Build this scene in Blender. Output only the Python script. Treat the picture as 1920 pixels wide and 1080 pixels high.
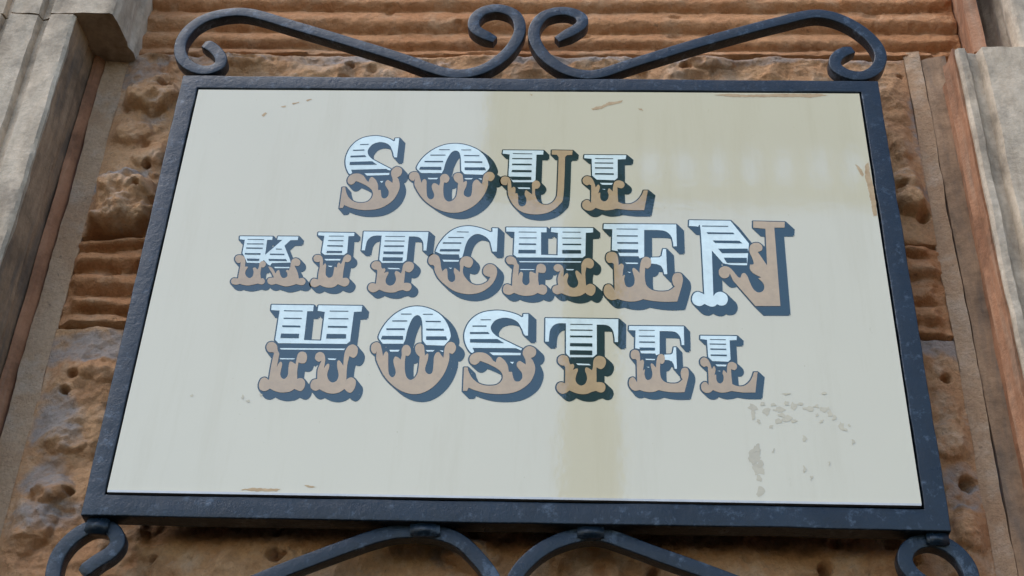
import bpy, bmesh, math, random
import numpy as np
from mathutils import Matrix, Vector
from mathutils.geometry import delaunay_2d_cdt

for o in list(bpy.data.objects):
    bpy.data.objects.remove(o)
scene = bpy.context.scene
COL = scene.collection

# ------------------------------------------------------------------ camera
# solved from the sign's rectangle: a 50 mm lens, camera 2 m out and 1.5 m below, looking up 36 degrees
CAM_M = np.array([[0.99906063, -0.01183032, 0.04168804],
                  [0.02670043, -0.58965513, -0.80721367],
                  [0.03413117, 0.80756849, -0.58878536]])
CAM_C = np.array([0.09385197, -2.02519771, -1.50860925])
FPX = 50 / 36 * 1920
cam_d = bpy.data.cameras.new('camera')
cam_d.lens = 50
cam_d.sensor_width = 36
cam_d.clip_start = 0.05
cam_d.clip_end = 200
cam = bpy.data.objects.new('camera', cam_d)
COL.objects.link(cam)
mw = Matrix.Identity(4)
for i in range(3):
    for j in range(3):
        mw[i][j] = float(CAM_M[i, j])
    mw[i][3] = float(CAM_C[i])
cam.matrix_world = mw
scene.camera = cam

# ------------------------------------------------------------------ sky, sun, exposure
SUN_EL, SUN_AZ = 58.0, -64.0          # azimuth from the facade's outward normal (-Y), negative = to the left
world = bpy.data.worlds.new('World')
scene.world = world
world.use_nodes = True
wn = world.node_tree
sky = wn.nodes.new('ShaderNodeTexSky')
sky.sky_type = 'NISHITA'
sky.sun_disc = False
sky.sun_elevation = math.radians(SUN_EL)
az = math.radians(SUN_AZ)
sdir = Vector((math.sin(az) * math.cos(math.radians(SUN_EL)),
               -math.cos(az) * math.cos(math.radians(SUN_EL)),
               math.sin(math.radians(SUN_EL))))
sky.sun_rotation = math.atan2(sdir.x, sdir.y)
sky.air_density = 1.0
sky.dust_density = 0.8
sky.ozone_density = 1.0
bg = wn.nodes['Background']
bg.inputs['Strength'].default_value = 0.15
wn.links.new(sky.outputs[0], bg.inputs[0])

sun_d = bpy.data.lights.new('sun', 'SUN')
sun_d.energy = 0.9
sun_d.angle = math.radians(45)
sun_d.color = (1.0, 0.96, 0.9)
sun = bpy.data.objects.new('sun', sun_d)
COL.objects.link(sun)
sun.rotation_euler = (-sdir).to_track_quat('-Z', 'Y').to_euler()

vs = scene.view_settings
vs.view_transform = 'Standard'
vs.look = 'None'
vs.exposure = 1.34
vs.gamma = 1.0
vs.use_curve_mapping = False


# ------------------------------------------------------------------ helpers
def at(px, py, Y):
    """point of the vertical plane y = Y that the photograph shows at pixel (px, py)"""
    d = CAM_M @ np.array([(px - 960) / FPX, -(py - 540) / FPX, -1.0])
    t = (Y - CAM_C[1]) / d[1]
    return CAM_C + t * d


def link(name, mesh, mats, parent=None):
    o = bpy.data.objects.new(name, mesh)
    COL.objects.link(o)
    for m in (mats if isinstance(mats, (list, tuple)) else [mats]):
        o.data.materials.append(m)
    if parent:
        o.parent = parent
    return o


def empty(name, loc=(0, 0, 0)):
    o = bpy.data.objects.new(name, None)
    o.location = loc
    o.empty_display_size = 0.1
    COL.objects.link(o)
    return o


def tag(o, label=None, cat=None, kind=None, group=None):
    for k, v in (('label', label), ('category', cat), ('kind', kind), ('group', group)):
        if v:
            o[k] = v
    return o


def mesh_np(name, verts, faces, smooth=True):
    me = bpy.data.meshes.new(name)
    verts = np.asarray(verts, np.float32)
    faces = np.asarray(faces, np.int32)
    k = faces.shape[1]
    me.vertices.add(len(verts))
    me.vertices.foreach_set('co', verts.ravel())
    me.loops.add(faces.size)
    me.loops.foreach_set('vertex_index', faces.ravel())
    me.polygons.add(len(faces))
    me.polygons.foreach_set('loop_start', np.arange(0, faces.size, k, dtype=np.int32))
    me.polygons.foreach_set('loop_total', np.full(len(faces), k, np.int32))
    me.update(calc_edges=True)
    me.polygons.foreach_set('use_smooth', np.full(len(faces), smooth))
    return me


def _hash(ix, iz, seed):
    n = (ix.astype(np.int64) * 374761393 + iz.astype(np.int64) * 668265263 + seed * 1274126177) & 0xFFFFFFFF
    n = ((n ^ (n >> 13)) * 1274126177) & 0xFFFFFFFF
    n = n ^ (n >> 16)
    return (n & 0xFFFF) / 65535.0


def vnoise(x, z, seed):
    ix, iz = np.floor(x), np.floor(z)
    fx, fz = x - ix, z - iz
    fx = fx * fx * fx * (fx * (fx * 6 - 15) + 10)
    fz = fz * fz * fz * (fz * (fz * 6 - 15) + 10)
    a, b = _hash(ix, iz, seed), _hash(ix + 1, iz, seed)
    c, d = _hash(ix, iz + 1, seed), _hash(ix + 1, iz + 1, seed)
    return (a * (1 - fx) + b * fx) * (1 - fz) + (c * (1 - fx) + d * fx) * fz


def fbm(x, z, seed, octs=4, gain=0.5):
    s, a, tot = 0, 1.0, 0
    for i in range(octs):
        s = s + a * (vnoise(x * 2 ** i + 13.7 * i, z * 2 ** i - 7.3 * i, seed + i) - 0.5)
        tot += a
        a *= gain
    return s / tot * 2      # about -1..1


def sstep(a, b, x):
    t = np.clip((x - a) / (b - a), 0, 1)
    return t * t * (3 - 2 * t)


# ------------------------------------------------------------------ materials
class NT:
    def __init__(self, name):
        self.m = bpy.data.materials.new(name)
        self.m.use_nodes = True
        self.t = self.m.node_tree
        self.b = self.t.nodes['Principled BSDF']
        self.tc = self.t.nodes.new('ShaderNodeTexCoord')

    def n(self, typ, **kw):
        nd = self.t.nodes.new(typ)
        for k, v in kw.items():
            setattr(nd, k, v)
        return nd

    def l(self, a, b):
        self.t.links.new(a, b)

    def noise(self, scale, detail=4, rough=0.55, stretch=None, dist=0.0):
        nd = self.n('ShaderNodeTexNoise')
        nd.inputs['Scale'].default_value = scale
        nd.inputs['Detail'].default_value = detail
        nd.inputs['Roughness'].default_value = rough
        nd.inputs['Distortion'].default_value = dist
        if stretch:
            mp = self.n('ShaderNodeMapping')
            mp.inputs['Scale'].default_value = stretch
            self.l(self.tc.outputs['Object'], mp.inputs['Vector'])
            self.l(mp.outputs[0], nd.inputs['Vector'])
        else:
            self.l(self.tc.outputs['Object'], nd.inputs['Vector'])
        return nd.outputs['Fac']

    def ramp(self, fac, stops):
        r = self.n('ShaderNodeValToRGB')
        el = r.color_ramp.elements
        while len(el) < len(stops):
            el.new(0.5)
        for e, (p, c) in zip(el, stops):
            e.position = p
            e.color = (*c, 1) if len(c) == 3 else c
        self.l(fac, r.inputs[0])
        return r.outputs[0]

    def mix(self, fac, a, b, mode='MIX'):
        nd = self.n('ShaderNodeMix', data_type='RGBA', blend_type=mode)
        for sock, v in ((nd.inputs[0], fac), (nd.inputs[6], a), (nd.inputs[7], b)):
            if hasattr(v, 'is_linked'):
                self.l(v, sock)
            elif isinstance(v, (int, float)):
                sock.default_value = v
            else:
                sock.default_value = (*v, 1)
        return nd.outputs[2]

    def bump(self, h, strength, dist, prev=None):
        nd = self.n('ShaderNodeBump')
        nd.inputs['Strength'].default_value = strength
        nd.inputs['Distance'].default_value = dist
        self.l(h, nd.inputs['Height'])
        if prev is not None:
            self.l(prev, nd.inputs['Normal'])
        return nd.outputs[0]

    def attr(self, name):
        nd = self.n('ShaderNodeAttribute', attribute_name=name)
        return nd.outputs['Fac']


def g(v):
    return (v, v, v)


def stone_material(name, warm1, warm2, pale, grey):
    T = NT(name)
    big = T.ramp(T.noise(7, 5, 0.6, dist=0.6), [(0.36, warm1), (0.62, warm2)])
    light = T.ramp(T.noise(16, 6, 0.65), [(0.5, g(0)), (0.68, g(1))])
    c = T.mix(light, big, pale)
    w = T.n('ShaderNodeMath', operation='ADD')
    T.l(T.attr('weather'), w.inputs[0])
    T.l(T.noise(11, 7, 0.65, dist=0.5), w.inputs[1])
    gm = T.ramp(w.outputs[0], [(0.62, g(0)), (0.95, g(0.85))])
    c = T.mix(gm, c, grey)
    sp = T.ramp(T.noise(140, 3, 0.7), [(0.3, g(0.78)), (0.62, g(1.06))])
    c = T.mix(0.7, c, sp, 'MULTIPLY')
    dk = T.ramp(T.noise(55, 4, 0.7), [(0.27, g(0.45)), (0.38, g(1))])
    c = T.mix(0.8, c, dk, 'MULTIPLY')
    T.l(c, T.b.inputs['Base Color'])
    T.b.inputs['Roughness'].default_value = 0.85
    T.b.inputs['Specular IOR Level'].default_value = 0.25
    n1 = T.bump(T.noise(42, 8, 0.75), 0.75, 0.016)
    n2 = T.bump(T.noise(200, 4, 0.75), 0.7, 0.006, n1)
    T.l(n2, T.b.inputs['Normal'])
    return T.m


PITTED = stone_material('pitted_sandstone', (0.58, 0.29, 0.135), (0.66, 0.37, 0.185), (0.69, 0.45, 0.28), (0.38, 0.325, 0.285))
RIDGED = stone_material('ridged_sandstone', (0.52, 0.225, 0.09), (0.60, 0.285, 0.125), (0.63, 0.35, 0.185), (0.36, 0.27, 0.22))
MARGIN = stone_material('margin_sandstone', (0.54, 0.33, 0.19), (0.60, 0.40, 0.25), (0.63, 0.46, 0.32), (0.48, 0.36, 0.265))


def paint_stone(name, c1, c2, c3, stretch=(6, 6, 0.9)):
    T = NT(name)
    v = T.ramp(T.noise(3.2, 6, 0.65, stretch=stretch, dist=0.3), [(0.34, c1), (0.52, c2), (0.7, c3)])
    d = T.ramp(T.noise(9, 7, 0.7), [(0.36, g(0.5)), (0.55, g(1.0))])
    c = T.mix(0.85, v, d, 'MULTIPLY')
    sp = T.ramp(T.noise(90, 4, 0.75), [(0.3, g(0.8)), (0.6, g(1.05))])
    c = T.mix(0.7, c, sp, 'MULTIPLY')
    T.l(c, T.b.inputs['Base Color'])
    T.b.inputs['Roughness'].default_value = 0.8
    T.b.inputs['Specular IOR Level'].default_value = 0.25
    n1 = T.bump(T.noise(26, 6, 0.7), 0.4, 0.01)
    n2 = T.bump(T.noise(160, 3, 0.7), 0.3, 0.003, n1)
    T.l(n2, T.b.inputs['Normal'])
    return T.m


PIER = paint_stone('pale_pier_stone', (0.36, 0.27, 0.185), (0.54, 0.42, 0.30), (0.59, 0.47, 0.345), (5, 5, 1.5))
JAMB = paint_stone('brown_jamb_stone', (0.19, 0.135, 0.095), (0.31, 0.19, 0.11), (0.41, 0.26, 0.155), (9, 9, 1.6))
REDLINE = paint_stone('orange_moulding_stone', (0.34, 0.15, 0.075), (0.40, 0.19, 0.10), (0.40, 0.24, 0.15), (9, 9, 0.9))


def iron_material():
    T = NT('painted_wrought_iron')
    v = T.ramp(T.noise(9, 6, 0.7), [(0.3, (0.004, 0.009, 0.015)), (0.7, (0.010, 0.020, 0.032))])
    worn = T.ramp(T.noise(38, 6, 0.75), [(0.55, g(0)), (0.66, g(1))])
    c = T.mix(worn, v, (0.055, 0.075, 0.10))
    T.l(c, T.b.inputs['Base Color'])
    r = T.ramp(T.noise(30, 5, 0.7), [(0.3, g(0.24)), (0.7, g(0.46))])
    T.l(r, T.b.inputs['Roughness'])
    T.b.inputs['Specular IOR Level'].default_value = 0.36
    n1 = T.bump(T.noise(34, 6, 0.7), 0.36, 0.006)
    n2 = T.bump(T.noise(150, 5, 0.75), 0.45, 0.0018, n1)
    T.l(n2, T.b.inputs['Normal'])
    return T.m


IRON = iron_material()


def gloss_paint(name, col, stains=False, rough=0.05):
    T = NT(name)
    c = col
    if stains:
        a = T.ramp(T.noise(2.2, 6, 0.6), [(0.35, tuple(x * 0.965 for x in col)), (0.65, col)])
        s = T.ramp(T.noise(22, 7, 0.75, stretch=(1, 1, 0.5)), [(0.24, (0.62, 0.56, 0.46)), (0.34, g(1))])
        dr = T.ramp(T.noise(5, 6, 0.7, stretch=(3.5, 3.5, 0.35)), [(0.33, (0.86, 0.83, 0.76)), (0.5, g(1))])
        a = T.mix(0.28, a, dr, 'MULTIPLY')
        c = T.mix(0.5, a, s, 'MULTIPLY')
        f = T.ramp(T.noise(120, 3, 0.6), [(0.22, (0.5, 0.42, 0.34)), (0.27, g(1))])
        c = T.mix(0.6, c, f, 'MULTIPLY')
        T.l(c, T.b.inputs['Base Color'])
    else:
        a = T.ramp(T.noise(60, 5, 0.7), [(0.3, tuple(x * 0.9 for x in col)), (0.6, tuple(min(1, x * 1.04) for x in col))])
        fade = T.ramp(T.noise(3.5, 5, 0.6), [(0.35, g(0.88)), (0.65, g(1.06))])
        a = T.mix(1.0, a, fade, 'MULTIPLY')
        fl = T.ramp(T.noise(210, 4, 0.7), [(0.25, g(0.75)), (0.31, g(0))])
        a = T.mix(fl, a, (0.50, 0.43, 0.30))
        T.l(a, T.b.inputs['Base Color'])
    T.b.inputs['Roughness'].default_value = rough
    T.b.inputs['IOR'].default_value = 1.5
    T.b.inputs['Coat Weight'].default_value = 1.0
    T.b.inputs['Coat IOR'].default_value = 1.55
    T.b.inputs['Coat Roughness'].default_value = 0.022
    n1 = T.bump(T.noise(5, 3, 0.5), 0.10, 0.004)
    n2 = T.bump(T.noise(75, 4, 0.6), 0.10, 0.0007, n1)
    T.l(n2, T.b.inputs['Normal'])
    T.l(n2, T.b.inputs['Coat Normal'])
    return T.m


CREAM = gloss_paint('cream_gloss_paint', (0.63, 0.545, 0.37), stains=True)
NAVY = gloss_paint('navy_letter_paint', (0.004, 0.028, 0.026))
WHITE = gloss_paint('white_letter_paint', (0.70, 0.77, 0.70))
TAN = gloss_paint('tan_letter_paint', (0.47, 0.315, 0.16))
T = NT('bare_board_under_paint')
T.l(T.ramp(T.noise(60, 5, 0.7), [(0.3, (0.36, 0.22, 0.10)), (0.7, (0.50, 0.34, 0.18))]), T.b.inputs['Base Color'])
T.b.inputs['Roughness'].default_value = 0.6
CHIP = T.m
STAIN = gloss_paint('faded_residue', (0.55, 0.45, 0.275), rough=0.1)
T = NT('dark_backing')
T.l(T.ramp(T.noise(30, 3, 0.6), [(0.3, g(0.012)), (0.7, g(0.025))]), T.b.inputs['Base Color'])
T.b.inputs['Roughness'].default_value = 0.8
BACK = T.m

# ------------------------------------------------------------------ the wall behind
DW = 0.10           # stone face plane; the sign's front is y = 0
PF = -0.04          # front of the piers on either side
wall = tag(empty('stone_wall', (0, DW, -0.9)),
           'orange-brown sandstone wall of pitted and ridged courses behind the iron sign', 'wall')
WX0, WX1 = -0.847, 0.777
Z_RIDGE_TOP, Z_A, Z_B, Z_C = 0.98, 0.640, 0.148, -0.062
Z_BOT = -0.9


def X_at(px, py, Y):
    return float(at(px, py, Y)[0])


def child(o, parent):
    o.parent = parent
    o.matrix_parent_inverse = Matrix.Translation(-parent.location)
    return o


def height_stone(name, x0, x1, z0, z1, hfun, mat, step=0.0032, skirt=0.09):
    nx, nz = int((x1 - x0) / step) + 1, int((z1 - z0) / step) + 1
    X, Z = np.meshgrid(np.linspace(x0, x1, nx), np.linspace(z0, z1, nz))
    H, W = hfun(X, Z)
    e = np.minimum(np.minimum(X - x0, x1 - X), np.minimum(Z - z0, z1 - Z))
    Y = DW - H
    rim = (e <= 1e-9)
    V = np.stack([X, Y, Z], -1)
    V = V.reshape(-1, 3)
    idx = np.arange(nx * nz).reshape(nz, nx)
    F = np.stack([idx[:-1, :-1], idx[:-1, 1:], idx[1:, 1:], idx[1:, :-1]], -1).reshape(-1, 4)
    # sides going back into the wall
    loop = np.concatenate([idx[0, :], idx[1:, -1], idx[-1, -2::-1], idx[-2:0:-1, 0]])
    n0 = len(V)
    B = V[loop].copy()
    B[:, 1] = DW + skirt
    V = np.concatenate([V, B])
    a = loop
    b = np.roll(loop, -1)
    k = np.arange(len(loop)) + n0
    F = np.concatenate([F, np.stack([b, a, k, np.roll(k, -1)], -1)])
    me = mesh_np(name, V, F)
    at_ = me.attributes.new('weather', 'FLOAT', 'POINT')
    ww = np.zeros(len(V), np.float32)
    ww[:n0] = W.ravel()
    at_.data.foreach_set('value', ww)
    return child(link(name, me, mat), wall)


def P(px, py, Y=DW):
    q = at(px, py, Y)
    return float(q[0]), float(q[2])


def pitted(z0, z1, seed, bosses, holes, greys, rough=1.0):
    def f(X, Z):
        h = 0.004 + 0.011 * fbm(X * 5.5, Z * 5.5, seed, 3)
        warp = 0.35 * fbm(X * 9, Z * 9, seed + 40, 2)
        r = fbm(X * 13 + warp, Z * 13 - warp, seed + 9, 4, 0.55)
        h = h + 0.016 * rough * (r * np.abs(r)) ** 1.0 + 0.008 * rough * (1 - np.abs(fbm(X * 9, Z * 11 + warp, seed + 17, 3)) * 2)
        h = h + 0.0065 * rough * fbm(X * 30, Z * 32, seed + 23, 4, 0.6) + 0.0024 * fbm(X * 75, Z * 75, seed + 21, 3)
        h = h - 0.007 * rough * np.abs(fbm(X * 17 + warp, Z * 21, seed + 27, 4, 0.6)) + 0.003
        # scattered worm holes
        n = vnoise(X * 34, Z * 34, seed + 31)
        h = h - 0.010 * sstep(0.80, 0.93, n) * sstep(0.45, 0.6, vnoise(X * 6, Z * 6, seed + 33))
        for (px, py, rx, rz, hh, flat) in bosses:
            cx, cz = P(px, py)
            u = (X - cx) / rx + 0.45 * fbm(X * 20, Z * 20, seed + 51, 4)
            v = (Z - cz) / rz + 0.45 * fbm(X * 20, Z * 20, seed + 52, 4)
            vv = np.where(v < 0, v * flat, v)
            d = np.sqrt(u * u + vv * vv)
            h = h + hh * np.sqrt(np.clip(1 - d * d, 0, 1)) * (1 + 0.3 * np.clip(-v, -0.6, 1)) * (1 + 0.45 * fbm(X * 26, Z * 26, seed + 55, 4, 0.6))
        W = -0.01 * np.ones_like(X)
        h = h * 1.0 + 0.0 * X
        for (px, py, r0, dp) in holes:
            cx, cz = P(px, py)
            u = (X - cx) / r0 + 0.7 * fbm(X * 45, Z * 45, seed + 61, 3)
            v = (Z - cz) / (r0 * 0.85) + 0.7 * fbm(X * 45, Z * 45, seed + 62, 3)
            d = np.sqrt(u * u + v * v)
            h = h - dp * (1 - sstep(0.55, 1.25, d))
        for (px, py, rx, rz, s) in greys:
            cx, cz = P(px, py)
            d = np.sqrt(((X - cx) / rx) ** 2 + ((Z - cz) / rz) ** 2) + 0.5 * fbm(X * 16, Z * 16, seed + 71, 3)
            W = W + s * (1 - sstep(0.5, 1.15, d))
        gz, gx = np.gradient(h)
        W = W + np.clip(-gz / 0.0032 * 0.16, -0.12, 0.16)
        ez = np.minimum(Z - z0, z1 - Z) + 0.006 * fbm(X * 14, Z * 14, seed + 80, 3)
        er = np.sqrt(np.clip(1 - (1 - np.clip(ez / 0.014, 0, 1)) ** 2, 0, 1))
        h = -0.006 + (h + 0.006) * er
        ex = sstep(0.0, 0.035, np.minimum(X - WX0, WX1 - X) + 0.012 * fbm(X * 12, Z * 12, seed + 81, 3))
        h = h * ex + 0.001 * (1 - ex)
        return np.clip(h, -0.055, 0.075), W
    return f


def ridged(z0, z1, grooves, seed, x0=WX0, x1=WX1, wild=1.0):
    """horizontal tooled ridges: round backs parted by undercut grooves at the given heights"""
    gs = np.array(sorted(grooves))

    def f(X, Z):
        zz = Z + wild * 0.010 * fbm(X * 4.5, Z * 9, seed, 3) + wild * 0.006 * fbm(X * 20, Z * 30, seed + 3, 4, 0.6)
        lo = np.clip(np.searchsorted(gs, zz) - 1, 0, len(gs) - 2)
        t = np.clip((zz - gs[lo]) / (gs[lo + 1] - gs[lo]), 0, 1)      # 0 just above a groove, 1 under the next
        prof = np.sin(np.clip(t / 0.36, 0, 1) * math.pi / 2) ** 0.8 * (1 - 0.7 * np.clip((t - 0.36) / 0.64, 0, 1) ** 1.6)
        k = _hash(lo, lo * 0 + 3, seed)
        amp = (0.018 if wild < 1 else 0.030) + 0.006 * k + 0.005 * fbm(X * 6, Z * 3, seed + 5, 2)
        h = -0.016 + amp * prof + wild * 0.008 * fbm(X * 9, Z * 26, seed + 7, 4, 0.6) + 0.0026 * fbm(X * 55, Z * 80, seed + 8, 3)
        n = vnoise(X * 26, Z * 34, seed + 31)
        h = h - 0.007 * sstep(0.86, 0.95, n)
        e = np.minimum(X - x0, x1 - X) + 0.03 * fbm(Z * 32, X * 18, seed + 11, 4, 0.6)
        m = (1 - sstep(0.004, 0.028, e)) * 0.8
        h = h * (1 - m) + m * (-0.004 + 0.006 * fbm(X * 40, Z * 40, seed + 14, 3))
        W = -0.06 + 0.06 * m + 0.08 * fbm(X * 3, Z * 6, seed + 12, 2)
        ez = np.minimum(Z - z0, z1 - Z)
        h = np.where(ez < 0.004, np.minimum(h, -0.012), h)
        return h, W
    return f


zpx = lambda y, x=960: float(at(x, y, DW)[2])
# course of ridges above the sign
gt = [zpx(100), zpx(88), zpx(57), zpx(18)]
gt = [gt[0] - 0.02] + gt[1:] + [gt[3] + 0.058 * k for k in range(1, 5)]
XR_UP = X_at(1792, 40, DW)
height_stone('ridged_stone', WX0 - 0.005, XR_UP, Z_A + 0.003, Z_RIDGE_TOP, ridged(Z_A, Z_RIDGE_TOP, gt, 11, x1=XR_UP, wild=0.45), RIDGED)
# pitted course behind the upper half of the sign
height_stone('pitted_stone', WX0, WX1, Z_B + 0.003, Z_A - 0.003, pitted(
    Z_B, Z_A, 21,
    bosses=[(228, 395, 0.085, 0.085, 0.060, 0.9), (285, 190, 0.055, 0.05, 0.036, 1.3), (250, 255, 0.05, 0.03, 0.018, 1.0),
            (1715, 375, 0.05, 0.07, 0.030, 1.2), (1690, 270, 0.04, 0.05, 0.016, 1.0), (300, 300, 0.05, 0.035, 0.02, 1.2),
            (455, 122, 0.05, 0.02, 0.014, 1.0), (1330, 124, 0.06, 0.02, 0.014, 1.0)],
    holes=[(277, 316, 0.008, 0.045), (268, 384, 0.007, 0.03), (312, 172, 0.014, 0.03), (1688, 146, 0.008, 0.035),
           (1732, 411, 0.013, 0.045), (1685, 365, 0.010, 0.022), (1283, 128, 0.010, 0.03), (660, 130, 0.010, 0.025)],
    greys=[(235, 130, 0.09, 0.06, 0.35), (215, 345, 0.075, 0.035, 0.45), (300, 215, 0.05, 0.05, 0.3), (600, 118, 0.5, 0.02, 0.3),
           (1300, 114, 0.5, 0.02, 0.35), (1735, 250, 0.03, 0.25, 0.35), (1740, 365, 0.045, 0.03, 0.35)]), PITTED)
# ridges level with the sign's middle
gm = [zpx(y) for y in (622, 604, 565, 518, 480, 456)]
gm = [gm[0] - 0.012] + gm[1:] + [gm[-1] + 0.05]
height_stone('ridged_stone', WX0, WX1, Z_C + 0.003, Z_B - 0.003, ridged(Z_C, Z_B, gm, 31, wild=1.25), RIDGED)
# pitted course reaching below the sign
height_stone('pitted_stone', WX0, WX1, Z_BOT, Z_C - 0.003, pitted(
    Z_BOT, Z_C, 57,
    bosses=[(105, 920, 0.03, 0.03, 0.022, 1.2), (215, 705, 0.06, 0.03, 0.016, 1.2), (60, 985, 0.06, 0.05, 0.02, 1.1),
            (890, 1050, 0.05, 0.03, 0.03, 1.2), (1840, 780, 0.04, 0.05, 0.02, 1.2), (1800, 830, 0.05, 0.05, 0.02, 1.1),
            (130, 830, 0.05, 0.03, 0.018, 1.1), (1850, 1000, 0.07, 0.05, 0.018, 1.1)],
    holes=[(126, 738, 0.009, 0.04), (139, 712, 0.009, 0.025), (134, 930, 0.007, 0.03), (1774, 713, 0.009, 0.04),
           (1818, 909, 0.014, 0.045), (1545, 1068, 0.014, 0.05), (522, 1047, 0.013, 0.04), (15, 978, 0.010, 0.02),
           (293, 1057, 0.006, 0.02), (1808, 775, 0.010, 0.02), (1891, 1019, 0.008, 0.02), (1222, 1074, 0.009, 0.03)],
    greys=[(160, 655, 0.16, 0.045, 0.45), (110, 790, 0.05, 0.08, 0.35), (90, 905, 0.05, 0.035, 0.4), (95, 975, 0.07, 0.035, 0.35),
           (1790, 650, 0.16, 0.04, 0.45), (1840, 760, 0.03, 0.2, 0.35), (1810, 920, 0.05, 0.05, 0.35), (870, 1045, 0.06, 0.03, 0.3)],
    rough=1.15), PITTED)


def profile_solid(name, prof, z0, z1, mat, seed, jit=0.004, step=0.008, closed_back=0.26, parent=wall):
    """plan outline (x, y) raised from z0 to z1, finely divided and worn a little out of true"""
    pts = [np.array(p, float) for p in prof]
    out, hard = [], []
    for a, b in zip(pts[:-1], pts[1:]):
        n = max(1, int(np.linalg.norm(b - a) / step))
        for i in range(n):
            out.append(a + (b - a) * i / n)
    out.append(pts[-1])
    out = np.array(out)
    nz = max(2, int((z1 - z0) / step))
    Zs = np.linspace(z0, z1, nz + 1)
    n = len(out)
    X = np.repeat(out[None, :, 0], nz + 1, 0)
    Y = np.repeat(out[None, :, 1], nz + 1, 0)
    Z = np.repeat(Zs[:, None], n, 1)
    S = np.concatenate([[0], np.cumsum(np.linalg.norm(np.diff(out, axis=0), axis=1))])[None, :] + 0 * X
    w = fbm(S * 26, Z * 12, seed, 5, 0.6)
    X = X + jit * 0.8 * fbm(S * 9 + 5, Z * 9, seed + 5, 4)
    Y = Y - jit * w
    V = np.stack([X, Y, Z], -1).reshape(-1, 3)
    idx = np.arange(n * (nz + 1)).reshape(nz + 1, n)
    F = [list(q) for q in np.stack([idx[:-1, :-1], idx[:-1, 1:], idx[1:, 1:], idx[1:, :-1]], -1).reshape(-1, 4)]
    V = [tuple(v) for v in V]
    # back corners, then caps
    for k, row in ((0, idx[0]), (1, idx[-1])):
        b0 = len(V)
        zz = Zs[0] if k == 0 else Zs[-1]
        V.append((float(out[0, 0]), closed_back, float(zz)))
        V.append((float(out[-1, 0]), closed_back, float(zz)))
        poly = list(row) + [b0 + 1, b0]
        F.append(poly[::-1] if k == 0 else poly)
    me = bpy.data.meshes.new(name)
    me.from_pydata(V, [], [[int(i) for i in q] for q in F])
    bm = bmesh.new()
    bm.from_mesh(me)
    bmesh.ops.recalc_face_normals(bm, faces=bm.faces)
    bm.to_mesh(me)
    bm.free()
    for p in me.polygons:
        p.use_smooth = len(p.vertices) == 4
    me.set_sharp_from_angle(angle=math.radians(40))
    return child(link(name, me, mat), parent)


# smooth margins beside the courses, orange mouldings and the jambs of the niche
xl_m = X_at(158, 270, DW)
xr_m = X_at(1752, 270, DW)
profile_solid('drafted_margin', [(WX0 - 0.001, DW + 0.02), (WX0 + 0.001, DW - 0.001), (xl_m, DW - 0.004), (xl_m - 0.002, DW + 0.02)][::-1],
              Z_BOT, 0.655, MARGIN, 3, 0.006)
profile_solid('drafted_margin', [(WX1 + 0.001, DW + 0.02), (WX1 - 0.001, DW - 0.001), (xr_m, DW - 0.008), (xr_m + 0.002, DW + 0.02)],
              Z_BOT, 0.655, MARGIN, 4, 0.006)
xl_e = X_at(68, 270, PF)
xr_e = X_at(1830, 270, PF)
profile_solid('moulding', [(xl_m - 0.003, DW + 0.03), (xl_m - 0.003, DW - 0.006), (xl_m - 0.012, DW - 0.020), (xl_m - 0.020, DW - 0.022), (xl_m - 0.022, DW + 0.03)][::-1],
              Z_BOT, 0.655, REDLINE, 5, 0.003)
profile_solid('jamb', [(xl_m - 0.023, DW + 0.03), (xl_m - 0.024, DW - 0.030), (xl_m - 0.027, DW - 0.055), (xl_m - 0.022, DW - 0.062), (xl_m - 0.024, DW - 0.075),
                       (xl_e - 0.003, PF + 0.012), (xl_e - 0.004, DW + 0.03)][::-1],
              Z_BOT, 0.655, JAMB, 6, 0.004)
xj = X_at(1790, 270, DW - 0.016)
xo1, xo2 = X_at(1791, 270, DW - 0.020), X_at(1813, 270, DW - 0.030)
profile_solid('jamb', [(xr_m + 0.003, DW + 0.03), (xr_m + 0.003, DW - 0.006), (xr_m + 0.014, DW - 0.012), (xj, DW - 0.018),
                       (xr_e + 0.02, DW - 0.020), (xr_e + 0.03, DW + 0.03)], Z_BOT, 0.632, JAMB, 7, 0.004)
profile_solid('moulding', [(xj - 0.002, DW + 0.01), (xj - 0.001, DW - 0.026), (xj + 0.003, DW - 0.040), (xr_e - 0.010, DW - 0.075), (xr_e - 0.004, DW - 0.09), (xr_e - 0.003, PF + 0.016),
                           (xr_e + 0.012, PF + 0.02), (xr_e + 0.012, DW + 0.01)], Z_BOT, 0.545, REDLINE, 8, 0.003, closed_back=DW + 0.02)

gr2a, gr2b = X_at(98, 0, PF), X_at(84, 0, PF)
gr1a, gr1b = X_at(27, 0, PF), X_at(16, 0, PF)
XL_OUT = -1.6


def left_front(x_edge):
    return [(x_edge - 0.03, DW + 0.05), (x_edge - 0.004, PF + 0.03), (x_edge, PF + 0.006), (x_edge - 0.006, PF), (gr2a + 0.006, PF), (gr2a, PF + 0.014), (gr2b, PF + 0.018),
            (gr2b - 0.005, PF + 0.002), (gr1a + 0.004, PF - 0.002), (gr1a, PF + 0.012), (gr1b, PF + 0.014), (gr1b - 0.004, PF), (XL_OUT, PF - 0.004)]


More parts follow.
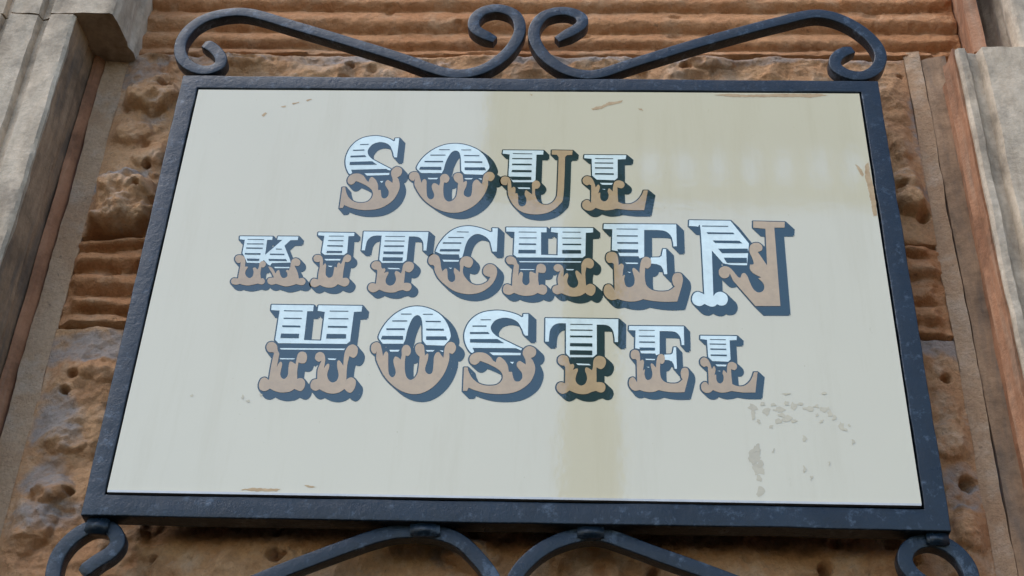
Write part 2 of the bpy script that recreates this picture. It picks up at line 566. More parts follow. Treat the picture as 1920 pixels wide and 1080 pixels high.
Z_STEP_L = float(at(180, 26, PF)[2])
Z_STEP_R = float(at(1830, 90, PF)[2])
profile_solid('pier_block', left_front(xl_e)[::-1], Z_BOT, Z_STEP_L - 0.002, PIER, 12, 0.004)
x_up = X_at(216, 8, PF)
upl = [(x_up + 0.018, DW + 0.05), (x_up + 0.016, DW - 0.03), (x_up + 0.008, DW - 0.045), (x_up + 0.010, DW - 0.058), (x_up + 0.004, PF + 0.02), (x_up, PF + 0.004)] + left_front(x_up)[3:]
profile_solid('pier_block', upl[::-1], Z_STEP_L + 0.002, 1.25, PIER, 14, 0.004)
# right pier
q1, q2 = X_at(1851, 270, PF), X_at(1878, 270, PF)
profile_solid('pier_block', [(xr_e + 0.03, DW + 0.05), (xr_e + 0.02, DW - 0.01), (xr_e + 0.003, PF + 0.022), (xr_e, PF + 0.006), (xr_e + 0.005, PF), (q1 - 0.003, PF), (q1 + 0.005, PF + 0.013), (q2 - 0.004, PF + 0.016),
                             (q2 + 0.004, PF - 0.003), (1.6, PF - 0.004)], Z_BOT, Z_STEP_R, PIER, 16, 0.004)
x_ur = X_at(1903, 40, PF)
x_ub = X_at(1838, 40, DW)
profile_solid('pier_block', [(x_ub, DW + 0.05), (x_ub, DW - 0.01), (x_ub + 0.012, DW - 0.03), (x_ub + 0.012, DW - 0.06), (x_ub + 0.018, DW - 0.075), (x_ur - 0.006, PF + 0.02), (x_ur, PF + 0.004),
                             (x_ur + 0.006, PF), (1.6, PF - 0.004)], Z_STEP_R + 0.004, 1.25, PIER, 18, 0.004)
yo = DW - 0.10
zo = float(at(1825, 98, yo)[2])
profile_solid('moulding', [(XR_UP + 0.002, DW + 0.03), (XR_UP + 0.002, DW - 0.01), (X_at(1806, 40, DW - 0.05), DW - 0.05), (X_at(1814, 40, yo), yo), (X_at(1838, 40, yo), yo - 0.004),
                           (X_at(1842, 40, yo), yo + 0.02), (X_at(1842, 40, yo), DW + 0.03)], zo, 1.25, REDLINE, 19, 0.003)
# ------------------------------------------------------------------ the sign
sign = tag(empty('hotel_sign', (0, 0, -0.5)),
           'cream painted sign board lettered in navy, white and tan inside a scrolled black iron frame', 'sign')
FD = 0.034          # depth of the frame bars


def sp(px, py, Y=0.0):
    q = at(px, py, Y)
    return np.array([q[0], q[2]])


OUT = dict(tl=sp(342.5, 141), tr=sp(1646, 151.5), br=sp(1784.5, 995), bl=sp(151, 966))
INN = dict(tl=sp(369.5, 164.5), tr=sp(1614.5, 172.5), br=sp(1733.5, 953), bl=sp(196.5, 927))


bm = bmesh.new()
ring = []
for y in (0.0, FD):
    for D in (OUT, INN):
        ring.append([bm.verts.new((D[k][0], y, D[k][1])) for k in ('bl', 'br', 'tr', 'tl')])
of, nf, ob, nb = ring
for k in range(4):
    m = (k + 1) % 4
    bm.faces.new((of[k], of[m], nf[m], nf[k]))
    bm.faces.new((ob[m], ob[k], nb[k], nb[m]))
    bm.faces.new((of[m], of[k], ob[k], ob[m]))
    bm.faces.new((nf[k], nf[m], nb[m], nb[k]))
bmesh.ops.recalc_face_normals(bm, faces=bm.faces)
rim = []
for a, b in ((of, of), (nf, nf), (ob, ob), (nb, nb), (of, ob)):
    for k in range(4):
        e = bm.edges.get((a[k], b[k] if a is not b else a[(k + 1) % 4]))
        if e:
            rim.append(e)
bmesh.ops.bevel(bm, geom=rim, offset=0.0024, segments=3, affect='EDGES', profile=0.6)
bmesh.ops.subdivide_edges(bm, edges=[e for e in bm.edges if e.calc_length() > 0.3], cuts=70, use_grid_fill=True)
for w in bm.verts:
    s_ = w.co.x + w.co.z * 1.7
    w.co.y += 0.0020 * (vnoise(np.array(w.co.x * 9), np.array(w.co.z * 9), 3) - 0.5)
    w.co.x += 0.0022 * (vnoise(np.array(s_ * 16), np.array(0.5), 4) - 0.5)
    w.co.z += 0.0022 * (vnoise(np.array(s_ * 15), np.array(4.5), 5) - 0.5)
me = bpy.data.meshes.new('frame')
bm.to_mesh(me)
bm.free()
for p in me.polygons:
    p.use_smooth = True
me.set_sharp_from_angle(angle=math.radians(50))
child(link('frame', me, IRON), sign)


# scrolls: square bar bent in the sign's plane
def catmull(pts, per=8):
    pts = [np.array(p, float) for p in pts]
    out = []
    n = len(pts)
    for i in range(n - 1):
        p0, p1, p2, p3 = pts[max(i - 1, 0)], pts[i], pts[i + 1], pts[min(i + 2, n - 1)]
        for k in range(per):
            t = k / per
            out.append(0.5 * ((2 * p1) + (-p0 + p2) * t + (2 * p0 - 5 * p1 + 4 * p2 - p3) * t * t + (-p0 + 3 * p1 - 3 * p2 + p3) * t ** 3))
    out.append(pts[-1])
    return out


def scroll(px_pts, y0, seed, w=0.0245, depth=0.0245, taper=(1, 1)):
    c = np.array(catmull([sp(x, y, y0) for x, y in px_pts], 7))
    # gentle smoothing of the traced line
    for _ in range(3):
        c[1:-1] = 0.25 * c[:-2] + 0.5 * c[1:-1] + 0.25 * c[2:]
    tang = np.gradient(c, axis=0)
    tang /= np.linalg.norm(tang, axis=1)[:, None]
    nor = np.stack([-tang[:, 1], tang[:, 0]], 1)
    n = len(c)
    bm = bmesh.new()
    r = 0.0021
    hw, d = w / 2, depth
    sec = []
    for (sx, sy) in ((-1, 0), (1, 0), (1, 1), (-1, 1)):
        cx, cy = sx * (hw - r), (r if sy == 0 else d - r)
        a0 = {(-1, 0): 180, (1, 0): 270, (1, 1): 0, (-1, 1): 90}[(sx, sy)]
        for k in range(4):
            a = math.radians(a0 + 30 * k)
            sec.append((cx + r * math.cos(a), cy + r * math.sin(a)))
    rings = []
    for i in range(n):
        s = 1.0
        fr = i / (n - 1)
        ends = min(fr, 1 - fr) * n
        if ends < 5:
            s = 0.72 + 0.28 * ends / 5
        hm = 1 + 0.05 * (vnoise(np.array(i * 0.33), np.array(0.5), seed) - 0.5)
        yy = 0.0015 * (vnoise(np.array(i * 0.15), np.array(2.5), seed + 1) - 0.5)
        ring = []
        for (u, v) in sec:
            p = c[i] + nor[i] * u * s * hm
            ring.append(bm.verts.new((p[0], y0 + yy + d / 2 + (v - d / 2) * s, p[1])))
        rings.append(ring)
    m = len(sec)
    for a, b in zip(rings[:-1], rings[1:]):
        for k in range(m):
            bm.faces.new((a[k], a[(k + 1) % m], b[(k + 1) % m], b[k]))
    bm.faces.new(rings[0])
    bm.faces.new(rings[-1][::-1])
    bmesh.ops.recalc_face_normals(bm, faces=bm.faces)
    me = bpy.data.meshes.new('scroll')
    bm.to_mesh(me)
    bm.free()
    for p in me.polygons:
        p.use_smooth = True
    me.set_sharp_from_angle(angle=math.radians(45))
    return child(link('scroll', me, IRON), sign)


scroll([(381, 80), (392, 84), (404, 93), (414, 107), (411, 121), (392, 130), (368, 128), (347, 116), (337, 96), (341, 72), (360, 48), (392, 30), (435, 22), (478, 25),
        (555, 48), (655, 77), (755, 108), (808, 127), (842, 136), (870, 137), (905, 129), (938, 109), (962, 84), (975, 55), (969, 30), (950, 18), (925, 15),
        (902, 22), (889, 36), (890, 52), (904, 62), (928, 71)], 0.006, 21)
scroll([(1600, 90), (1580, 97), (1567, 109), (1568, 125), (1592, 139), (1622, 140), (1643, 128), (1652, 106), (1643, 82), (1620, 59), (1588, 39), (1552, 27), (1515, 26),
        (1468, 37), (1435, 45), (1310, 79), (1210, 110), (1165, 124), (1130, 136), (1100, 139), (1065, 132), (1033, 114), (1012, 92), (1001, 67), (1005, 45), (1021, 28), (1046, 20),
        (1070, 21), (1089, 30), (1091, 44), (1074, 57), (1044, 71)], 0.006, 22)
scroll([(152, 1073), (166, 1062), (185, 1049), (208, 1034), (220, 1014), (211, 993), (186, 985), (160, 991), (130, 1012), (108, 1040), (99, 1072), (100, 1110), (128, 1152),
        (185, 1180), (260, 1180), (340, 1150), (420, 1115), (505, 1078), (630, 1030), (700, 1006), (745, 996), (788, 995), (832, 1001), (868, 1018), (900, 1050), (922, 1080), (935, 1115),
        (930, 1155), (902, 1178), (868, 1175), (850, 1155), (858, 1132), (880, 1125)], 0.016, 23)
scroll([(1775, 1108), (1745, 1098), (1715, 1078), (1698, 1054), (1701, 1031), (1720, 1016), (1748, 1012), (1780, 1023), (1806, 1045), (1822, 1076), (1822, 1115), (1798, 1160), (1740, 1190),
        (1665, 1195), (1570, 1166), (1480, 1130), (1340, 1076), (1238, 1040), (1172, 1015), (1135, 1003), (1103, 1000), (1065, 1007), (1022, 1025), (988, 1052), (966, 1080), (955, 1115),
        (960, 1155), (990, 1180), (1025, 1178), (1045, 1158), (1038, 1135), (1012, 1128)], 0.016, 24)


def weld(px0, px1, py, y0, z_top_px, seed):
    """lumpy weld block between the frame's underside and a lower scroll"""
    a, b = sp(px0, py, y0), sp(px1, py, y0)
    zt = sp((px0 + px1) / 2, z_top_px, 0.0)[1] + 0.003
    zb = a[1] - 0.006
    bm = bmesh.new()
    bmesh.ops.create_cube(bm, size=1)
    bmesh.ops.bevel(bm, geom=list(bm.edges), offset=0.12, segments=2, affect='EDGES')
    for v in bm.verts:
        v.co = ((a[0] + b[0]) / 2 + v.co.x * (b[0] - a[0]), y0 + 0.008 + v.co.y * 0.018, (zt + zb) / 2 + v.co.z * (zt - zb))
        v.co.x += 0.004 * (vnoise(np.array(v.co.z * 120), np.array(v.co.y * 90), seed) - 0.5)
    me = bpy.data.meshes.new('weld')
    bm.to_mesh(me)
    bm.free()
    for p in me.polygons:
        p.use_smooth = True
    return child(link('weld', me, IRON), sign)


weld(158, 199, 991, 0.007, 968, 1)
weld(768, 824, 996, 0.007, 978, 2)
weld(1082, 1132, 1000, 0.007, 983, 3)
weld(1740, 1782, 1013, 0.007, 996, 4)

# backing sheet that shows as the dark gap round the board
bm = bmesh.new()
q = [INN['bl'] + (-0.02, -0.02), INN['br'] + (0.02, -0.02), INN['tr'] + (0.02, 0.02), INN['tl'] + (-0.02, 0.02)]
v = [bm.verts.new((p[0], y, p[1])) for y in (FD + 0.002, FD + 0.006) for p in q]
for f in ((0, 1, 2, 3), (7, 6, 5, 4), (0, 4, 5, 1), (1, 5, 6, 2), (2, 6, 7, 3), (3, 7, 4, 0)):
    bm.faces.new([v[i] for i in f])
me = bpy.data.meshes.new('backing')
bm.to_mesh(me)
bm.free()
child(link('backing', me, BACK), sign)

# the board
YB = -0.0015
bc = [sp(200.5, 922, YB), sp(1728.5, 947.5, YB), sp(1611, 175.5, YB), sp(372.5, 168, YB)]
bm = bmesh.new()
v = [bm.verts.new((p[0], y, p[1])) for y in (YB, 0.006) for p in bc]
for f in ((0, 1, 2, 3), (7, 6, 5, 4), (0, 4, 5, 1), (1, 5, 6, 2), (2, 6, 7, 3), (3, 7, 4, 0)):
    bm.faces.new([v[i] for i in f])
bmesh.ops.recalc_face_normals(bm, faces=bm.faces)
front = [e for e in bm.edges if all(abs(w.co.y - YB) < 1e-6 and w.co.z < 0 for w in e.verts)]      # rounded lower arris only
bmesh.ops.bevel(bm, geom=front, offset=0.0026, segments=4, affect='EDGES', profile=0.5)
me = bpy.data.meshes.new('board')
bm.to_mesh(me)
bm.free()
for p in me.polygons:
    p.use_smooth = True
me.set_sharp_from_angle(angle=math.radians(60))
for p in me.polygons:
    p.use_smooth = p.area < 0.1
board = child(link('board', me, CREAM), sign)
board_org = Vector(sign.location)


# pale edging strip along the board's foot
e0, e1 = bc[0], bc[1]
bm = bmesh.new()
v = [bm.verts.new((p[0], y, p[1])) for y in (YB - 0.0012, 0.005) for p in (e0 + (0.001, -0.0012), e1 + (-0.001, -0.0012), e1 + (-0.001, 0.0028), e0 + (0.001, 0.0028))]
for f in ((0, 1, 2, 3), (7, 6, 5, 4), (0, 4, 5, 1), (1, 5, 6, 2), (2, 6, 7, 3), (3, 7, 4, 0)):
    bm.faces.new([v[i] for i in f])
bmesh.ops.recalc_face_normals(bm, faces=bm.faces)
me = bpy.data.meshes.new('edge_strip')
bm.to_mesh(me)
bm.free()
link('edge_strip', me, gloss_paint('dull_edge_laminate', (0.50, 0.47, 0.43), rough=0.3), board)


# ------------------------------------------------------------------ lettering (painted, flat on the board)
def parse(s):
    """'x,y' = corner, 'x,y~' = point on a smooth curve; returns a closed dense polygon"""
    pts = []
    for tok in s.split():
        sm = tok.endswith('~')
        x, y = tok.rstrip('~').split(',')
        pts.append((float(x), float(y), sm))
    n = len(pts)
    out = []
    for i in range(n):
        a, b = pts[i], pts[(i + 1) % n]
        p1, p2 = np.array(a[:2]), np.array(b[:2])
        out.append(p1)
        if not (a[2] or b[2]):
            continue
        p0 = np.array(pts[i - 1][:2]) if a[2] else p1
        p3 = np.array(pts[(i + 2) % n][:2]) if b[2] else p2
        for k in (1, 2, 3):
            t = k / 4
            out.append(0.5 * ((2 * p1) + (-p0 + p2) * t + (2 * p0 - 5 * p1 + 4 * p2 - p3) * t * t + (-p0 + 3 * p1 - 3 * p2 + p3) * t ** 3))
    return np.array(out)


def line(x0, y0, x1, y1, th):
    h = th / 2
    return f'{x0},{y0-h} {x1},{y1-h} {x1},{y1+h} {x0},{y0+h}'


G = {}
G['S'] = dict(crop=(840, 560, .1875),
    white=['755,155 803,155 800,372 772,372 757,352~ 740,305~ 700,240~ 640,205~ 560,193~ 480,215~ 437,262~ 428,300~ 450,345~ 500,385~ 600,435~ 700,483~ 742,502 730,520 680,498 245,495 262,530 240,545~ 210,520~ 175,450~ 163,380~ 175,310~ 210,240~ 270,180~ 350,140~ 440,124~ 520,122~ 610,137~ 690,162~ 735,188 752,185',
           '415,540 728,545 725,568 450,568', '618,635 660,635 645,656'],
    tan=['748,560~ 752,520~ 785,485~ 825,478~ 870,500~ 882,540~ 865,580~ 828,597 850,625~ 872,690~ 862,760~ 820,840~ 740,905~ 640,945~ 520,957~ 400,950~ 290,925~ 205,893 190,925 150,925 160,690 195,690 210,740~ 245,800~ 300,845~ 360,868~ 430,873~ 490,862~ 535,825~ 548,780~ 530,735~ 480,695~ 400,655~ 320,625 300,650~ 265,665~ 225,645~ 215,600~ 240,560~ 300,540~ 370,548~ 420,580~ 450,620~ 478,640 490,600~ 515,585~ 550,605~ 580,640~ 600,680~ 608,735 640,735 652,790~ 665,820~ 690,832~ 720,825~ 742,795~ 740,750~ 715,715~ 690,680~ 690,645~ 715,625~ 745,640~ 778,662 775,620~ 760,585~'],
    fill=['250,495 690,497 745,510 760,600 780,665 720,700 730,800 690,828 655,800 600,740 560,620 480,640 400,570 262,540'],
    stripe=[line(325, 214, 430, 214, 8), line(245, 277, 385, 277, 11), '220,337 400,337 418,355 220,355', '220,407 495,407 562,447 220,440'],
    sweep=(68, 64))
G['O'] = dict(crop=(470, 560, .208333),
    white=['1172,385 1190,408 1375,408 1393,365~ 1410,290~ 1440,210~ 1470,165~ 1505,150~ 1535,175~ 1547,240~ 1548,310~ 1550,380 1580,420 1740,425 1785,378 1800,345~ 1795,300~ 1765,220~ 1710,150~ 1640,105~ 1560,78~ 1480,72~ 1400,87~ 1320,127~ 1250,185~ 1190,262~ 1152,345~',
           '1248,463 1342,463 1328,479 1258,479', '1575,465 1655,465 1640,479 1590,479', '1700,467 1735,470 1728,483'],
    tan=['1137,470 1125,495~ 1100,492~ 1083,458~ 1092,415~ 1130,394~ 1165,410~ 1180,460~ 1192,522 1205,490~ 1222,478~ 1238,500~ 1238,560~ 1240,650~ 1250,690~ 1275,710~ 1300,690~ 1305,650~ 1290,600~ 1285,555~ 1300,525~ 1325,530~ 1350,552 1360,510~ 1360,460~ 1380,425~ 1415,420~ 1440,450~ 1440,490~ 1420,518~ 1395,515 1388,580~ 1390,660~ 1405,710~ 1435,733~ 1470,720~ 1500,680~ 1512,620~ 1518,560~ 1522,525 1495,500~ 1480,460~ 1490,420~ 1525,405~ 1558,425~ 1565,470~ 1568,515 1590,497~ 1600,512~ 1592,560~ 1572,620~ 1575,660~ 1605,682~ 1635,665~ 1645,600~ 1650,530~ 1670,490~ 1695,485~ 1715,510~ 1735,535 1740,490~ 1752,430~ 1785,395~ 1825,398~ 1848,435~ 1840,475~ 1815,500~ 1788,490 1785,560~ 1750,660~ 1690,750~ 1610,820~ 1520,858~ 1430,858~ 1340,825~ 1260,765~ 1200,695~ 1155,610~ 1130,540~'],
    fill=['1180,395 1385,395 1395,440 1350,560 1300,700 1245,690 1190,530', '1550,390 1740,415 1785,385 1740,540 1640,680 1575,665 1565,500 1540,415'],
    stripe=[line(1352, 141, 1448, 141, 7), line(1275, 203, 1410, 203, 9), line(1222, 277, 1388, 277, 15), '1185,338 1372,338 1372,372 1172,368',
            line(1550, 143, 1640, 143, 7), line(1575, 207, 1712, 209, 10), line(1580, 280, 1738, 282, 16), '1580,342 1760,342 1768,374 1580,373'],
    sweep=(62, 56))
G['T'] = dict(crop=(840, 560, .1875),
    white=['975,197 1703,207 1700,437 1668,437 1665,400~ 1655,340~ 1635,300~ 1600,272~ 1550,262 1488,262 1488,556 1450,588 1215,588 1180,548 1180,250 1100,250~ 1050,275~ 1018,330~ 1008,432 972,432',
           '1280,650 1410,655 1430,669 1300,666'],
    tan=['1172,690 1160,672 1130,668~ 1102,640~ 1100,600~ 1125,572~ 1165,568~ 1200,590~ 1212,640 1225,660~ 1250,655~ 1262,680~ 1248,715 1290,700~ 1300,720~ 1285,760~ 1275,810~ 1290,850~ 1330,872~ 1370,855~ 1390,810~ 1385,765~ 1370,720~ 1380,690~ 1410,700~ 1440,720 1450,680~ 1455,620~ 1480,585~ 1520,575~ 1565,595~ 1580,640~ 1560,690~ 1525,708~ 1485,690 1485,838 1520,838~ 1560,850~ 1575,890~ 1560,930~ 1525,942~ 1480,925 1440,935~ 1390,955~ 1330,958~ 1270,945~ 1215,920 1180,945~ 1140,955~ 1100,930~ 1085,890~ 1100,850~ 1135,838~ 1170,850 1172,760'],
    fill=['1185,550 1485,555 1465,620 1440,720 1390,800 1330,870 1275,820 1250,720 1205,620'],
    stripe=[line(1222, 259, 1445, 262, 7), line(1220, 316, 1445, 319, 10), line(1220, 380, 1443, 382, 16), '1220,447 1443,450 1443,482 1220,478', '1218,518 1442,522 1442,566 1218,563'],
    sweep=(62, 58))
G['K'] = dict(crop=(420, 400, .1875),
    white=['160,232 488,235 483,268 432,268 412,418 585,268 533,268 542,233 745,235 738,270 665,272 605,327 660,465 668,495 480,500 462,525 440,515 400,470 360,500 230,496 205,435 185,400 210,268 158,262',
           '500,538 655,540 655,551 510,551'],
    tan=['168,490 155,500~ 130,495~ 112,460~ 125,428~ 160,420~ 200,435~ 215,480~ 210,535 240,540~ 217,580~ 217,620~ 250,650~ 285,635~ 297,590~ 290,555~ 310,545~ 335,565 350,540~ 355,505~ 380,480~ 412,490~ 418,520~ 395,545~ 375,540 365,600~ 370,655 395,655~ 410,680~ 400,705~ 375,715~ 340,705 300,715~ 240,725~ 190,718~ 160,708 120,718~ 80,705~ 72,675~ 95,652~ 140,655 150,600~ 160,550~',
         '665,535 672,490~ 690,460~ 725,452~ 760,475~ 762,510~ 740,530~ 705,525 735,590~ 750,655 790,650~ 815,675~ 810,705~ 780,722~ 720,710 690,722~ 620,735~ 560,720~ 520,708 480,718~ 445,705~ 435,675~ 450,650~ 500,645 480,600~ 455,560~ 445,535 470,540~ 495,565~ 515,605 530,580~ 550,570~ 558,590~ 565,620~ 580,645~ 605,650~ 630,635~ 635,605~ 620,580~ 630,568~ 650,575'],
    fill=['205,435 360,490 380,520 335,565 290,640 220,630 205,500', '460,480 670,490 660,550 640,640 580,645 520,605 450,525'],
    stripe=[line(237, 263, 402, 266, 6), line(230, 308, 395, 309, 8), line(222, 350, 388, 352, 11), '210,400 368,402 365,416 210,415', '228,455 355,458 350,479 235,478',
            line(520, 360, 580, 362, 8), line(460, 412, 605, 414, 12), '445,459 620,461 632,480 450,478'],
    sweep=(42, 46))
G['I'] = dict(crop=(420, 400, .1875),
    white=['945,193 1305,198 1302,230 1245,232 1232,395 1200,420 1005,418 978,395 1005,228 942,222', '1005,459 1168,459 1160,474 1020,474', '1040,525 1085,529 1075,539 1050,536'],
    tan=['958,480 945,490~ 910,485~ 895,455~ 910,425~ 945,418~ 980,435~ 990,480~ 988,530 1010,505~ 1022,520~ 1018,570~ 1020,620~ 1050,648~ 1085,630~ 1098,580~ 1105,540~ 1130,545 1135,510~ 1150,495~ 1170,512 1185,480~ 1200,440~ 1235,415~ 1268,430~ 1270,465~ 1245,490~ 1212,488 1195,580~ 1188,650 1230,650~ 1255,680~ 1240,720~ 1200,735~ 1140,712 1100,740~ 1050,747~ 1000,738~ 960,720 910,742~ 870,725~ 868,685~ 895,655~ 940,665 945,600~ 958,540~'],
    fill=['985,405 1215,410 1190,500 1130,545 1085,635 1035,640 990,530'],
    stripe=[line(1050, 230, 1198, 231, 6), line(1043, 275, 1195, 277, 8), line(1033, 327, 1190, 330, 12), '1030,379 1182,380 1180,399 1025,398'],
    sweep=(46, 48))
G['C'] = dict(crop=(760, 400, .1875),
    white=['870,150 925,152 915,385 872,385 860,335~ 845,280~ 800,235~ 735,210~ 680,220~ 630,265~ 600,330~ 582,400~ 570,440 545,452 535,414 365,412 302,385 330,320~ 380,250~ 450,185~ 530,145~ 620,130~ 700,138~ 780,160~ 850,190 872,188',
           '370,466 537,470 530,486 385,486', '432,545 465,549 455,559'],
    tan=['292,535 275,520~ 250,518~ 230,485~ 242,437~ 285,412~ 330,430~ 350,480~ 358,545~ 373,583 395,560~ 415,560~ 422,600~ 425,650~ 440,680~ 470,690~ 495,670~ 498,630~ 485,590~ 490,550~ 515,565~ 545,590 548,540~ 545,490~ 570,445~ 620,432~ 665,455~ 678,495~ 655,540~ 620,545~ 585,525 575,580~ 590,630~ 640,690~ 700,718~ 760,715~ 820,685~ 850,640 810,630~ 780,600~ 785,550~ 820,515~ 865,512~ 905,540~ 918,590~ 900,660~ 850,730~ 770,785~ 680,810~ 590,808~ 490,780~ 400,720~ 330,650~ 295,580~'],
    fill=['340,400 560,415 560,480 545,590 495,670 440,680 380,580 345,460'],
    stripe=[line(515, 188, 635, 190, 6), line(430, 244, 585, 245, 8), line(375, 299, 560, 300, 12), '350,361 545,362 543,383 343,383'],
    sweep=(55, 55))
G['H'] = dict(crop=(470, 560, .208333),
    white=['190,57 568,62 562,115 510,115 480,375 635,380 668,122 603,112 612,62 1005,67 998,118 930,122 895,385 865,410 250,403 222,372 262,110 185,105',
           '265,447 850,452 840,464 272,460', '262,538 400,540 390,549 268,548', '693,539 772,542 760,554 705,552'],
    tan=['212,490 195,485~ 160,480~ 142,440~ 160,400~ 200,392~ 235,420~ 245,470~ 258,500~ 247,560~ 235,625 250,590~ 270,570~ 285,590~ 275,640~ 268,690~ 285,720~ 310,722~ 335,690~ 340,630~ 350,575~ 370,570~ 405,592 415,540~ 430,495~ 465,478~ 500,495~ 508,540~ 490,580~ 455,585~ 432,575 420,650~ 420,725 455,718~ 488,745~ 485,800~ 450,835~ 395,815 350,840~ 280,848~ 220,835~ 175,812 130,835~ 85,820~ 75,775~ 95,725~ 130,712~ 165,735 178,650~ 195,560~',
         '640,560 620,570~ 600,566~ 580,540~ 590,500~ 625,482~ 660,500~ 672,550~ 660,630 685,595~ 705,590~ 708,620~ 690,680~ 700,730~ 735,757~ 775,740~ 792,690~ 780,620~ 780,570~ 800,560~ 835,607 838,550~ 850,480~ 880,430~ 925,415~ 962,445~ 960,500~ 930,535~ 890,520 870,600~ 862,730 905,710~ 945,740~ 940,800~ 905,848~ 870,840~ 845,815 800,845~ 740,858~ 680,848~ 620,818 580,832~ 545,810~ 540,770~ 560,735~ 600,725 605,640~'],
    fill=['240,395 890,400 870,470 835,607 785,735 735,755 695,720 660,630 672,550 640,482 580,500 530,540 480,480 405,592 335,700 285,718 235,620 250,500'],
    stripe=[line(300, 111, 468, 114, 7), line(297, 179, 460, 181, 9), line(285, 250, 447, 253, 15), '275,317 437,319 432,358 268,356',
            line(712, 114, 880, 116, 7), line(700, 182, 880, 184, 9), line(695, 255, 870, 257, 15), '685,320 860,322 858,361 680,361'],
    sweep=(48, 62))
G['E'] = dict(crop=(1150, 580, .166667),
    white=['178,190 792,195 797,405 768,405 765,370~ 750,310~ 710,265~ 650,250~ 520,248 520,505 482,520 472,500 312,498 295,450 245,440 250,240 175,237',
           '575,512 650,510 668,495 680,430 705,430 715,672 690,672 680,625 660,590 625,575 575,570',
           '358,559 468,562 465,574 370,573', '372,649 407,652 397,660'],
    tan=['262,575 245,563~ 215,562~ 195,525~ 205,475~ 245,458~ 285,475~ 300,530~ 302,587 325,570~ 345,590~ 340,640~ 335,692 355,680~ 350,730~ 365,785~ 395,798~ 430,775~ 438,720~ 425,660~ 420,620~ 440,615~ 480,660 485,590~ 500,530~ 535,505~ 575,530~ 575,590~ 550,618~ 528,610 525,700~ 540,780~ 590,825~ 660,838~ 730,830~ 780,790 765,770~ 757,720~ 770,675~ 800,660~ 835,670~ 848,720~ 840,780~ 800,935 700,938~ 600,930~ 510,912 460,930~ 400,935~ 340,925~ 295,910 240,920~ 195,890~ 175,840~ 185,785~ 215,768~ 240,780~ 268,828 265,700~'],
    fill=['298,490 515,500 485,660 435,770 395,796 360,780 338,690 303,590'],
    stripe=[line(285, 238, 465, 240, 6), line(288, 304, 465, 306, 10), line(290, 371, 468, 373, 13), '292,433 468,435 468,466 300,466'],
    sweep=(56, 66))
G['N'] = dict(crop=(1110, 390, .208333),
    white=['875,112 1245,117 1412,322 1395,518 1250,515 1180,500 1078,385 1092,795 1120,765~ 1165,757~ 1210,785~ 1222,830~ 1200,872~ 1155,880~ 1125,868 1105,885~ 1075,890~ 1040,880~ 1015,865 970,885~ 920,868~ 900,825~ 915,775~ 955,757~ 1010,780 978,205~ 952,172~ 930,167 872,165'],
    tan=['1450,122 1735,128 1732,180 1640,180 1695,885 1470,885 1268,655 1240,592 1225,625~ 1180,635~ 1145,605~ 1145,555~ 1185,527~ 1230,535~ 1270,570~ 1310,620~ 1335,632 1350,595~ 1375,590~ 1400,620~ 1420,670~ 1450,730~ 1490,762~ 1530,755~ 1550,725~ 1540,680~ 1495,635 1522,627 1450,590~ 1420,550~ 1422,512 1455,505~ 1440,450~ 1418,400~ 1420,350~ 1450,320~ 1500,318~ 1532,350~ 1525,385~ 1490,398 1520,440~ 1575,520 1560,190 1450,180'],
    fill=['1240,510 1392,515 1400,340 1430,330 1455,505 1422,520 1520,640 1550,735 1490,765 1440,720 1335,635 1250,560'],
    stripe=[line(990, 165, 1225, 168, 7), '1030,221 1270,225 1282,238 1042,236', '1085,295 1325,298 1352,321 1107,316', '1135,369 1400,369 1406,408 1170,409', '1185,450 1392,452 1394,498 1212,496'],
    sweep=(72, 72))
G['U'] = dict(crop=(920, 260, .1875),
    white=['125,118 528,122 525,162 458,162 448,415 420,438 225,438 178,372 190,160 120,152', '270,490 390,492 396,506 280,504'],
    tan=['172,440 160,465~ 140,468~ 110,455~ 100,420~ 115,388~ 150,380~ 190,400~ 205,450~ 208,497 230,485~ 248,500~ 245,552 265,550~ 275,580~ 275,640~ 290,672~ 320,680~ 350,660~ 358,610~ 340,560~ 350,520~ 380,535~ 415,562 415,510~ 415,450~ 445,422~ 480,430~ 497,465~ 475,500~ 445,505 445,560~ 470,625~ 520,660~ 580,660~ 630,630~ 660,580~ 668,520 680,188 662,165 610,162 612,118 820,122 815,165 765,168 745,185 728,575~ 690,660~ 610,725~ 520,755~ 420,760~ 310,735~ 230,670~ 180,580~ 170,500~'],
    fill=['178,378 445,425 415,562 355,660 320,678 285,670 240,560 205,460'],
    stripe=[line(222, 152, 415, 155, 6), line(215, 202, 415, 204, 9), line(215, 260, 410, 262, 14), '213,316 410,319 408,339 210,337', '180,382 405,386 405,416 215,415'],
    sweep=(48, 48))
